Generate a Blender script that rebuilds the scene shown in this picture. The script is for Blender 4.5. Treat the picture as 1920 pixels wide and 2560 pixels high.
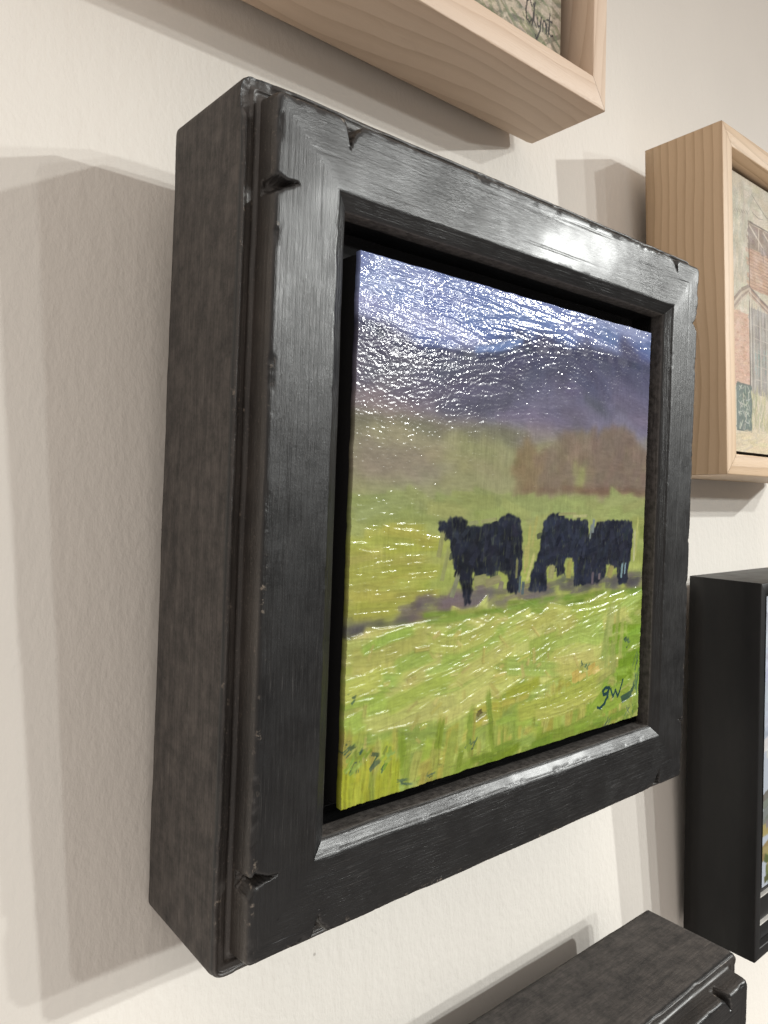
import bpy, math
import numpy as np
from mathutils import Matrix, Vector

# ------------------------------------------------------------------ scene, camera, light
for o in list(bpy.data.objects):
    bpy.data.objects.remove(o, do_unlink=True)
S = bpy.context.scene
COL = S.collection
S.render.engine = 'CYCLES'
S.view_settings.view_transform = 'Standard'
S.view_settings.look = 'None'
S.view_settings.gamma = 1.0
S.view_settings.use_curve_mapping = False
S.view_settings.exposure = 0.12

# The cattle painting hangs with its top leaning off the wall.  "Hung" coordinates are the
# painting's own (x right, y into the wall, z up, its back plane at y = 0); world has the wall
# upright at y = 0.
LEAN = math.atan(0.0916)
ORG = np.array([0.0, 0.0024, -0.136])
RX = np.array([[1, 0, 0], [0, math.cos(LEAN), -math.sin(LEAN)], [0, math.sin(LEAN), math.cos(LEAN)]])
def to_world(p):
    return RX @ (np.array(p, float) - ORG) + np.array([0, 0, 1.364])

cam_d = bpy.data.cameras.new('camera')
cam = bpy.data.objects.new('camera', cam_d); COL.objects.link(cam); S.camera = cam
cam_d.sensor_fit = 'VERTICAL'; cam_d.sensor_height = 36.0
cam_d.lens = 1857.673 / 2560 * 36.0
cam_d.shift_y = -81.343 / 2560
cam_d.clip_start = 0.01; cam_d.clip_end = 50
CR = RX @ np.array([[0.767254763, 0.640727346, -0.02808197],
                    [-0.640278002, 0.767768378, 0.0239957772],
                    [0.0369351991, -0.000430606694, 0.99931757]])
CP = to_world((-0.23821032, -0.24614514, 0.01641469))
m = Matrix.Identity(4)
for i in range(3):
    m[i][0] = CR[i, 0]; m[i][1] = CR[i, 2]; m[i][2] = -CR[i, 1]; m[i][3] = CP[i]
cam.matrix_world = m

world = bpy.data.worlds.new('World'); S.world = world; world.use_nodes = True
bg = world.node_tree.nodes['Background']
# unseen room as an ambient gradient: pale lit ceiling, lit floor, dim far walls, left brightened and right dimmed to keep black frame fronts dark
wt = world.node_tree
wc = wt.nodes.new('ShaderNodeTexCoord'); ws = wt.nodes.new('ShaderNodeSeparateXYZ'); wa = wt.nodes.new('ShaderNodeMapRange'); wr = wt.nodes.new('ShaderNodeValToRGB'); wm = wt.nodes.new('ShaderNodeMath')
wt.links.new(wc.outputs['Generated'], ws.inputs[0]); wt.links.new(ws.outputs[2], wa.inputs[0]); wt.links.new(wa.outputs[0], wr.inputs[0])
wa.inputs[1].default_value = -1.0; wa.inputs[2].default_value = 1.0
els = wr.color_ramp.elements
while len(els) < 6: els.new(0.5)
for e, (z, v) in zip(els, ((-1.0, 0.95), (-0.65, 0.42), (-0.35, 0.15), (0.0, 0.15), (0.30, 0.36), (1.0, 0.78))):
    e.position = (z + 1) / 2; e.color = (v, v, v, 1)
wm.operation = 'MULTIPLY'; wm.inputs[1].default_value = 1.64; wt.links.new(wr.outputs[0], wm.inputs[0])
wx = wt.nodes.new('ShaderNodeMapRange'); wx.inputs[1].default_value = -1.0; wx.inputs[2].default_value = 1.0; wx.inputs[3].default_value = 1.65; wx.inputs[4].default_value = 0.22
wt.links.new(ws.outputs[0], wx.inputs[0]); wmm = wt.nodes.new('ShaderNodeMath'); wmm.operation = 'MULTIPLY'
wt.links.new(wm.outputs[0], wmm.inputs[0]); wt.links.new(wx.outputs[0], wmm.inputs[1])
bg.inputs[0].default_value = (1.0, 0.90, 0.82, 1); wt.links.new(wmm.outputs[0], bg.inputs[1])

# gallery track lamps to the upper right: sideways / upward offset per metre off the wall
LAMP_Y = 2.4
LAMP_TINT = (0.985, 1.0, 0.97)
for t, v, power, rad, tint in ((1.33, 0.535, 90, 0.030, LAMP_TINT),
                               (0.8466, 0.2935, 42, 0.034, LAMP_TINT),
                               (0.6767, 0.4626, 62, 0.034, LAMP_TINT),
                               (0.4836, 0.2701, 31, 0.034, LAMP_TINT)):
    d = RX @ np.array([t, -1.0, v]); d = d / -d[1]
    P = to_world((0, -0.05, 0.05)) + d * LAMP_Y
    ld = bpy.data.lights.new('track_lamp', 'SPOT'); ld.energy = power * (1 + t * t + v * v); ld.color = tint
    ld.shadow_soft_size = rad; ld.spot_size = math.radians(27); ld.spot_blend = 1.0
    lo = bpy.data.objects.new('track_lamp', ld); COL.objects.link(lo); lo.location = P
    lo.rotation_euler = (Vector(to_world((0.0, 0, -0.31))) - Vector(P)).to_track_quat('-Z', 'Y').to_euler()

# ------------------------------------------------------------------ helpers
def lin(c):
    c = np.asarray(c, float)
    return np.where(c <= 0.04045, c / 12.92, ((c + 0.055) / 1.055) ** 2.4)

def _hash(ix, iy, seed):
    h = (ix.astype(np.int64) * 374761393 + iy.astype(np.int64) * 668265263 + int(seed) * 974634777) & 0xFFFFFFFF
    h = ((h ^ (h >> 13)) * 1274126177) & 0xFFFFFFFF
    h = h ^ (h >> 16)
    return (h & 0xFFFFFF) / float(0xFFFFFF)

def vn(x, y, seed=0):
    x = np.asarray(x, float); y = np.asarray(y, float) + np.zeros_like(x); x = x + np.zeros_like(y)
    ix = np.floor(x); iy = np.floor(y); fx = x - ix; fy = y - iy
    fx = fx * fx * (3 - 2 * fx); fy = fy * fy * (3 - 2 * fy)
    a = _hash(ix, iy, seed); b = _hash(ix + 1, iy, seed); c = _hash(ix, iy + 1, seed); d = _hash(ix + 1, iy + 1, seed)
    return (a * (1 - fx) + b * fx) * (1 - fy) + (c * (1 - fx) + d * fx) * fy

def fbm(x, y, seed=0, oct=4):
    s = 0; a = 0.5; n = 0
    for k in range(oct):
        s = s + a * vn(np.asarray(x) * 2 ** k, np.asarray(y) * 2 ** k, seed + 17 * k); n += a; a *= 0.5
    return s / n

def sstep(a, b, x):
    t = np.clip((x - a) / (b - a), 0, 1); return t * t * (3 - 2 * t)

def grid_mesh(name, P, uv=None, color=None, attr='paint', smooth=True, flip=False):
    """P: (n, m, 3) grid of points -> mesh of quads."""
    n, mm = P.shape[:2]
    me = bpy.data.meshes.new(name)
    idx = np.arange(n * mm).reshape(n, mm)
    q = np.stack([idx[:-1, :-1], idx[1:, :-1], idx[1:, 1:], idx[:-1, 1:]], -1).reshape(-1, 4)
    if flip: q = q[:, ::-1]
    me.vertices.add(n * mm); me.vertices.foreach_set('co', np.ascontiguousarray(P, np.float32).ravel())
    me.loops.add(q.size); me.loops.foreach_set('vertex_index', np.ascontiguousarray(q, np.int32).ravel())
    me.polygons.add(len(q)); me.polygons.foreach_set('loop_start', np.arange(0, q.size, 4, dtype=np.int32))
    me.update(calc_edges=True)
    if smooth: me.polygons.foreach_set('use_smooth', np.ones(len(q), bool))
    if uv is not None:
        l = me.uv_layers.new(name='grain')
        l.data.foreach_set('uv', np.ascontiguousarray(uv.reshape(-1, 2)[q.ravel()], np.float32).ravel())
    if color is not None:
        a = me.color_attributes.new(attr, 'FLOAT_COLOR', 'POINT')
        c4 = np.ones((n * mm, 4), np.float32); c4[:, :color.shape[-1]] = color.reshape(-1, color.shape[-1])
        a.data.foreach_set('color', c4.ravel())
    me.validate(); me.update()
    return me

def box_mesh(name, x0, x1, y0, y1, z0, z1, bev=0.0):
    import bmesh
    bm = bmesh.new()
    bmesh.ops.create_cube(bm, size=1)
    for v in bm.verts:
        v.co = Vector(((x0 + x1) / 2 + v.co.x * (x1 - x0), (y0 + y1) / 2 + v.co.y * (y1 - y0), (z0 + z1) / 2 + v.co.z * (z1 - z0)))
    if bev: bmesh.ops.bevel(bm, geom=list(bm.edges), offset=bev, segments=2, affect='EDGES')
    me = bpy.data.meshes.new(name); bm.to_mesh(me); bm.free()
    return me

def add(name, me, mat, parent=None):
    o = bpy.data.objects.new(name, me); COL.objects.link(o)
    if mat: me.materials.append(mat)
    if parent: o.parent = parent
    return o

def thing(name, label, cat, loc, rx, group=None):
    o = bpy.data.objects.new(name, None); COL.objects.link(o)
    o.empty_display_size = 0.05
    o.location = loc; o.rotation_euler = (rx, 0, 0)
    o['label'] = label; o['category'] = cat
    if group: o['group'] = group
    return o

# node helpers ---------------------------------------------------------------------------
class NT:
    def __init__(s, name):
        s.mat = bpy.data.materials.new(name); s.mat.use_nodes = True
        s.t = s.mat.node_tree; s.b = s.t.nodes['Principled BSDF']
    def n(s, typ, **kw):
        nd = s.t.nodes.new(typ)
        for k, v in kw.items():
            if k in nd.inputs.keys() if isinstance(k, str) else False: nd.inputs[k].default_value = v
            else: setattr(nd, k, v)
        return nd
    def l(s, a, b): s.t.links.new(a, b)
    def math(s, op, a, b=None, clamp=False):
        nd = s.t.nodes.new('ShaderNodeMath'); nd.operation = op; nd.use_clamp = clamp
        for i, x in enumerate((a, b)):
            if x is None: continue
            if isinstance(x, (int, float)): nd.inputs[i].default_value = x
            else: s.l(x, nd.inputs[i])
        return nd.outputs[0]
    def ramp(s, fac, stops, interp='LINEAR'):
        nd = s.t.nodes.new('ShaderNodeValToRGB'); cr = nd.color_ramp; cr.interpolation = interp
        while len(cr.elements) < len(stops): cr.elements.new(0.5)
        for e, (p, c) in zip(cr.elements, stops):
            e.position = p; e.color = (*c, 1) if isinstance(c, tuple) else (c, c, c, 1)
        s.l(fac, nd.inputs[0]); return nd.outputs[0]
    def mix(s, fac, a, b, blend='MIX'):
        nd = s.t.nodes.new('ShaderNodeMix'); nd.data_type = 'RGBA'; nd.blend_type = blend; nd.clamp_factor = True
        for sock, x in ((nd.inputs[0], fac), (nd.inputs[6], a), (nd.inputs[7], b)):
            if isinstance(x, (int, float)): sock.default_value = x
            elif isinstance(x, tuple): sock.default_value = (*x, 1)
            else: s.l(x, sock)
        return nd.outputs[2]
    def noise(s, vec, scale, detail=4, rough=0.55, dist=0.0):
        nd = s.t.nodes.new('ShaderNodeTexNoise'); s.l(vec, nd.inputs['Vector'])
        nd.inputs['Scale'].default_value = scale; nd.inputs['Detail'].default_value = detail
        nd.inputs['Roughness'].default_value = rough; nd.inputs['Distortion'].default_value = dist
        return nd.outputs['Fac']
    def uv(s, sx=1, sy=1):
        u = s.t.nodes.new('ShaderNodeUVMap'); u.uv_map = 'grain'
        mp = s.t.nodes.new('ShaderNodeMapping'); mp.inputs['Scale'].default_value = (sx, sy, 1)
        s.l(u.outputs[0], mp.inputs[0]); return mp.outputs[0]
    def obj(s, sc=(1, 1, 1)):
        u = s.t.nodes.new('ShaderNodeTexCoord'); mp = s.t.nodes.new('ShaderNodeMapping')
        mp.inputs['Scale'].default_value = sc; s.l(u.outputs['Object'], mp.inputs[0]); return mp.outputs[0]
    def bump(s, h, dist, strength=1.0, prev=None):
        nd = s.t.nodes.new('ShaderNodeBump'); nd.inputs['Distance'].default_value = dist; nd.inputs['Strength'].default_value = strength
        s.l(h, nd.inputs['Height'])
        if prev is not None: s.l(prev, nd.inputs['Normal'])
        return nd.outputs[0]

# ------------------------------------------------------------------ materials
def m_wall():
    k = NT('wall_paint'); v = k.obj()
    big = k.noise(v, 6, 3)
    c = k.ramp(big, [(0.3, (0.735, 0.705, 0.655)), (0.7, (0.775, 0.745, 0.69))])
    vo = k.t.nodes.new('ShaderNodeTexVoronoi'); k.l(k.obj(), vo.inputs['Vector']); vo.inputs['Scale'].default_value = 26
    dot = k.math('MULTIPLY', k.ramp(vo.outputs['Distance'], [(0.010, 1.0), (0.022, 0.0)]), k.ramp(vo.outputs['Color'], [(0.60, 0.0), (0.66, 1.0)]))
    sm = k.math('MULTIPLY', k.ramp(k.noise(k.obj((1, 1, 0.6)), 22, 5, 0.7), [(0.60, 0.0), (0.78, 1.0)]), 0.10)
    c = k.mix(sm, c, (0.58, 0.54, 0.48)); c = k.mix(k.math('MULTIPLY', dot, 0.55), c, (0.22, 0.20, 0.17))
    k.l(c, k.b.inputs['Base Color']); k.b.inputs['Roughness'].default_value = 0.62
    k.b.inputs['Specular IOR Level'].default_value = 0.35
    peel = k.noise(k.obj((1, 1, 0.7)), 330, 3, 0.6); streak = k.noise(k.obj((1, 1, 0.35)), 120, 4, 0.6)
    n = k.bump(streak, 0.0009, 0.5); n = k.bump(peel, 0.0005, 0.6, n)
    k.l(n, k.b.inputs['Normal']); return k.mat

def m_black_wood():
    k = NT('distressed_black_wood')
    at = k.t.nodes.new('ShaderNodeAttribute'); at.attribute_name = 'wear'
    sp = k.t.nodes.new('ShaderNodeSeparateColor'); k.l(at.outputs['Color'], sp.inputs[0])
    wear, side, ledge = sp.outputs[0], sp.outputs[1], sp.outputs[2]
    grain = k.noise(k.uv(26, 900), 1, 5, 0.62)
    grain2 = k.noise(k.uv(60, 2300), 1, 4, 0.6)
    blot = k.noise(k.obj(), 34, 5, 0.62)
    fine = k.noise(k.obj(), 420, 4, 0.65)
    vfine = k.noise(k.obj(), 1300, 3, 0.7)
    # black paint, rubbed charcoal-brown on the outer side
    rub = k.ramp(blot, [(0.36, 0.0), (0.66, 1.0)])
    front = k.mix(rub, (0.0018, 0.002, 0.0026), (0.006, 0.0059, 0.006))
    sid = k.mix(k.ramp(k.math('ADD', k.math('MULTIPLY', k.noise(k.uv(24, 190), 1, 6, 0.78), 0.45), k.math('MULTIPLY', k.noise(k.obj(), 150, 6, 0.8), 0.55)), [(0.41, 0.0), (0.60, 1.0)]), (0.021, 0.0185, 0.017), (0.088, 0.077, 0.069))
    sid = k.mix(k.ramp(k.noise(k.uv(70, 1100), 1, 4, 0.65), [(0.42, 0.0), (0.62, 0.55)]), sid, (0.032, 0.028, 0.026))
    base = k.mix(side, front, sid)
    lipc = k.mix(k.ramp(fine, [(0.38, 0.0), (0.62, 1.0)]), (0.040, 0.0365, 0.0345), (0.092, 0.085, 0.080))
    base = k.mix(k.math('MULTIPLY', ledge, 0.8), base, k.mix(rub, (0.022, 0.019, 0.0172), (0.054, 0.046, 0.040)))
    base = k.mix(k.math('MULTIPLY', ledge, k.math('GREATER_THAN', side, 0.3)), base, lipc)
    # pale dry-brushed scratches along the grain
    scr = k.math('MULTIPLY', k.ramp(k.noise(k.uv(55, 1900), 1, 4, 0.7), [(0.56, 0.0), (0.70, 1.0)]),
                 k.ramp(k.noise(k.obj(), 60, 3), [(0.45, 0.0), (0.62, 1.0)]))
    base = k.mix(k.math('MULTIPLY', k.math('MULTIPLY', scr, 0.34), at.outputs['Alpha']), base, (0.12, 0.115, 0.11))
    # bare wood and dust where the edges are worn
    wsp = k.math('MULTIPLY', wear, k.ramp(fine, [(0.60, 0.0), (0.68, 1.0)]))
    wsp = k.math('MULTIPLY', wsp, k.ramp(k.noise(k.uv(40, 40), 1, 3), [(0.45, 0.0), (0.6, 1.0)]))
    base = k.mix(k.math('MULTIPLY', wsp, 0.7), base, (0.30, 0.25, 0.20))
    dust = k.math('MULTIPLY', ledge, k.ramp(vfine, [(0.60, 0.0), (0.72, 1.0)]))
    base = k.mix(k.math('MULTIPLY', dust, 0.5), base, (0.20, 0.17, 0.14))
    k.l(base, k.b.inputs['Base Color']); k.b.inputs['Specular IOR Level'].default_value = 0.54
    k.l(k.math('MULTIPLY', k.math('SUBTRACT', 1.0, side), 0.11), k.b.inputs['Coat Weight']); k.b.inputs['Coat Roughness'].default_value = 0.20
    r = k.ramp(k.noise(k.obj(), 75, 4, 0.6), [(0.3, 0.29), (0.7, 0.41)])
    r = k.mix(1.0, r, k.ramp(k.noise(k.uv(75, 1500), 1, 4, 0.7), [(0.36, 0.0), (0.66, 0.11)]), 'ADD')
    r = k.mix(side, r, (0.80, 0.80, 0.80))
    r = k.mix(ledge, r, (0.46, 0.46, 0.46))
    k.l(r, k.b.inputs['Roughness'])
    away = at.outputs['Alpha']
    brush = k.noise(k.uv(110, 1700), 1, 5, 0.68)
    patch = k.ramp(k.noise(k.obj(), 48, 3), [(0.35, 0.25), (0.65, 1.0)])
    n = k.bump(k.math('MULTIPLY', grain, away), 0.00034, 0.7)
    n = k.bump(k.math('MULTIPLY', k.math('MULTIPLY', brush, away), patch), 0.00024, 0.8, n)
    n = k.bump(fine, 0.00007, 0.6, n); n = k.bump(vfine, 0.00006, 0.6, n)
    k.l(n, k.b.inputs['Normal']); return k.mat

def m_wood(name, light, dark, spacing, seed):
    k = NT(name)
    u = k.t.nodes.new('ShaderNodeUVMap'); u.uv_map = 'grain'
    sx = k.t.nodes.new('ShaderNodeSeparateXYZ'); k.l(u.outputs[0], sx.inputs[0])
    warp = k.noise(k.uv(5, 14), 1, 2, 0.4)
    w2 = k.noise(k.uv(30, 90), 1, 3, 0.5)
    pos = k.math('ADD', k.math('MULTIPLY', sx.outputs[1], 1.0 / spacing), k.math('MULTIPLY', warp, 4.6))
    pos = k.math('ADD', pos, k.math('MULTIPLY', w2, 0.35)); pos = k.math('ADD', pos, seed)
    fr = k.math('FRACT', pos)
    ring = k.ramp(fr, [(0.0, 0.0), (0.55, 0.16), (0.86, 0.75), (0.95, 1.0), (1.0, 0.05)])
    fib = k.noise(k.uv(70, 1900), 1, 4, 0.65)
    pore = k.ramp(k.noise(k.uv(160, 2600), 1, 3, 0.7), [(0.60, 0.0), (0.72, 1.0)])
    blot = k.noise(k.uv(14, 40), 1, 3)
    c = k.mix(k.math('MULTIPLY', ring, 0.66), light, dark)
    c = k.mix(k.math('MULTIPLY', k.ramp(blot, [(0.35, 0.0), (0.7, 1.0)]), 0.22), c, tuple(0.72 * x for x in light))
    c = k.mix(k.math('MULTIPLY', fib, 0.30), c, tuple(1.12 * x for x in light))
    c = k.mix(k.math('MULTIPLY', pore, 0.34), c, dark)
    k.l(c, k.b.inputs['Base Color']); k.b.inputs['Roughness'].default_value = 0.48
    n = k.bump(fib, 0.00030, 0.7); n = k.bump(ring, 0.00012, 0.5, n)
    k.l(n, k.b.inputs['Normal']); return k.mat

def m_satin_black():
    k = NT('satin_black_lacquer')
    k.b.inputs['Base Color'].default_value = (0.009, 0.0092, 0.0098, 1); k.b.inputs['Specular IOR Level'].default_value = 0.34
    k.l(k.ramp(k.noise(k.obj(), 90, 3), [(0.3, 0.40), (0.7, 0.47)]), k.b.inputs['Roughness'])
    dst = k.math('MULTIPLY', k.ramp(k.noise(k.obj(), 900, 4, 0.8), [(0.62, 0.0), (0.74, 1.0)]), k.ramp(k.noise(k.obj(), 30, 4), [(0.45, 0.0), (0.7, 0.5)]))
    bs = k.mix(k.ramp(k.noise(k.obj((1, 1, 0.3)), 40, 5, 0.7), [(0.4, 0.0), (0.65, 1.0)]), (0.0075, 0.0078, 0.0085), (0.0125, 0.0125, 0.0125))
    k.l(k.mix(dst, bs, (0.10, 0.095, 0.09)), k.b.inputs['Base Color'])
    n = k.bump(k.noise(k.uv(30, 900), 1, 4, 0.6), 0.00006, 0.5); n = k.bump(k.noise(k.obj(), 700, 3), 0.00006, 0.5, n)
    k.l(n, k.b.inputs['Normal']); return k.mat

def m_plain(name, col, rough, bs=500, bd=0.0001):
    k = NT(name)
    k.l(k.ramp(k.noise(k.obj(), 60, 4), [(0.3, tuple(c * 0.75 for c in col)), (0.7, col)]), k.b.inputs['Base Color'])
    k.b.inputs['Roughness'].default_value = rough
    k.l(k.bump(k.noise(k.obj(), bs, 3), bd, 0.6), k.b.inputs['Normal']); return k.mat

def m_paint(name, rough, bump=0.00003):
    k = NT(name)
    at = k.t.nodes.new('ShaderNodeAttribute'); at.attribute_name = 'paint'
    k.l(at.outputs['Color'], k.b.inputs['Base Color'])
    k.l(k.math('MULTIPLY', k.ramp(k.noise(k.obj(), 120, 3), [(0.3, rough * 0.75), (0.7, rough * 1.3)]), at.outputs['Alpha']), k.b.inputs['Roughness'])
    k.b.inputs['Specular IOR Level'].default_value = 0.23
    if bump: k.l(k.bump(k.noise(k.obj(), 1500, 2), bump, 0.6), k.b.inputs['Normal'])
    return k.mat

MAT_WALL = m_wall()
MAT_BLACK = m_black_wood()
MAT_SATIN = m_satin_black()
MAT_MATT = m_plain('matt_black_liner', (0.006, 0.006, 0.007), 0.85)
MAT_PINE = m_wood('pale_pine', (0.66, 0.51, 0.385), (0.47, 0.33, 0.225), 0.0085, 0.2)
MAT_ASH = m_wood('pale_ash', (0.59, 0.435, 0.285), (0.33, 0.21, 0.115), 0.0058, 0.55)
MAT_OIL = m_paint('varnished_oil_paint', 0.13)
MAT_PAPER = m_paint('pencil_paper', 0.62, 0.00006)
MAT_SILVER = m_plain('silver_fillet', (0.62, 0.61, 0.58), 0.35)
MAT_BACK = m_plain('raw_board', (0.05, 0.045, 0.04), 0.9)

# ------------------------------------------------------------------ the wall
wall = add('wall', box_mesh('wall', -1.6, 2.0, 0.0, 0.08, 0.3, 2.7), MAT_WALL)
wall['kind'] = 'structure'; wall['label'] = 'off-white painted gallery wall with fine roller texture'

# ------------------------------------------------------------------ frames
def resample(pts, steps):
    out = [pts[0]]
    for (a, b), st in zip(zip(pts[:-1], pts[1:]), steps):
        L = math.hypot(b[0] - a[0], b[1] - a[1]); n = max(1, int(round(L / st)))
        for i in range(1, n + 1):
            out.append((a[0] + (b[0] - a[0]) * i / n, a[1] + (b[1] - a[1]) * i / n))
    return np.array(out)

def sweep_frame(parent, W, H, prof, mat, seg, kx=1.0, kz=1.0, deform=None, seed=0, sides=(0, 1, 2, 3), coarse=None, joint=0.0):
    """Four mitred rails (walking clockwise seen from the front), each its own mesh."""
    arc = np.concatenate([[0], np.cumsum(np.hypot(*(prof[1:] - prof[:-1]).T))])
    U0, D0 = prof[:, 0], prof[:, 1]
    rails = []
    for sd in range(4):
        sg = seg if sd in sides else (coarse or seg * 6)
        half = (H if sd in (0, 2) else W) / 2
        ns = int(2 * half / sg) + 1
        s = np.linspace(-1, 1, ns)[:, None]
        U = np.repeat(U0[None, :], ns, 0); D = np.repeat(D0[None, :], ns, 0)
        hx = W / 2 - U * kx; hz = H / 2 - U * kz
        jx, jz = hx - joint, hz - joint
        if sd == 0: x, z, al = -hx, s * jz, s * jz
        elif sd == 1: x, z, al = s * jx, hz, s * jx
        elif sd == 2: x, z, al = hx, -s * jz, s * jz
        else: x, z, al = -s * jx, -hz, s * jx
        wear = np.zeros(U.shape + (4,))
        if deform is not None: x, z, D, wear = deform(x, z, U, D, al, sd, W, H)
        P = np.stack([x, -D, z], -1)
        uv = np.stack([al + 3.17 * sd + seed, arc[None, :] + 0 * U + 0.37 * sd], -1)
        me = grid_mesh('rail', P, uv, wear, 'wear', flip=True)
        rails.append(add('rail', me, mat, parent))
    return rails

DISTRESSED = resample(
    [(0.0345, 0.0), (0.0, 0.0), (0.0, 0.0440), (0.0003, 0.0461), (0.0010, 0.0472), (0.0018, 0.0470), (0.0023, 0.0464),
     (0.0029, 0.0464), (0.0042, 0.0462), (0.0047, 0.0457), (0.0054, 0.0458), (0.0062, 0.0466), (0.0066, 0.0535),
     (0.0069, 0.0550), (0.0075, 0.0557), (0.0082, 0.0559), (0.0298, 0.0559), (0.0304, 0.0557), (0.0310, 0.0552),
     (0.0342, 0.0533), (0.0350, 0.0524), (0.0352, 0.0462), (0.0354, 0.0300), (0.0345, 0.0)],
    [0.02, 0.0018] + [0.00045] * 20 + [0.01, 0.03])

# gouges across the raised edge near the corners: side -> (position along the rail, mouth half width, reach, skew)
MAIN_NOTCH = {0: [(0.1020, 0.0026, 0.0096, 0.30), (-0.1062, 0.0030, 0.0104, -0.1)],
              1: [(-0.0965, 0.0040, 0.0098, -0.25), (0.1005, 0.0034, 0.0075, 0.45)],
              2: [(-0.1015, 0.0036, 0.0062, 0.1), (0.1040, 0.0026, 0.0062, -0.5)],
              3: [(0.0985, 0.0034, 0.0078, 0.3), (-0.1012, 0.0036, 0.0094, -0.35)]}
LOW_NOTCH = {0: [(0.104, 0.004, 0.009, 0.2)], 1: [(-0.101, 0.004, 0.009, 0.2), (0.1035, 0.0030, 0.0105, 0.55)],
             2: [(-0.103, 0.004, 0.008, 0.2), (0.102, 0.004, 0.008, 0.2)], 3: [(0.1, 0.004, 0.009, 0.1)]}

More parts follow.
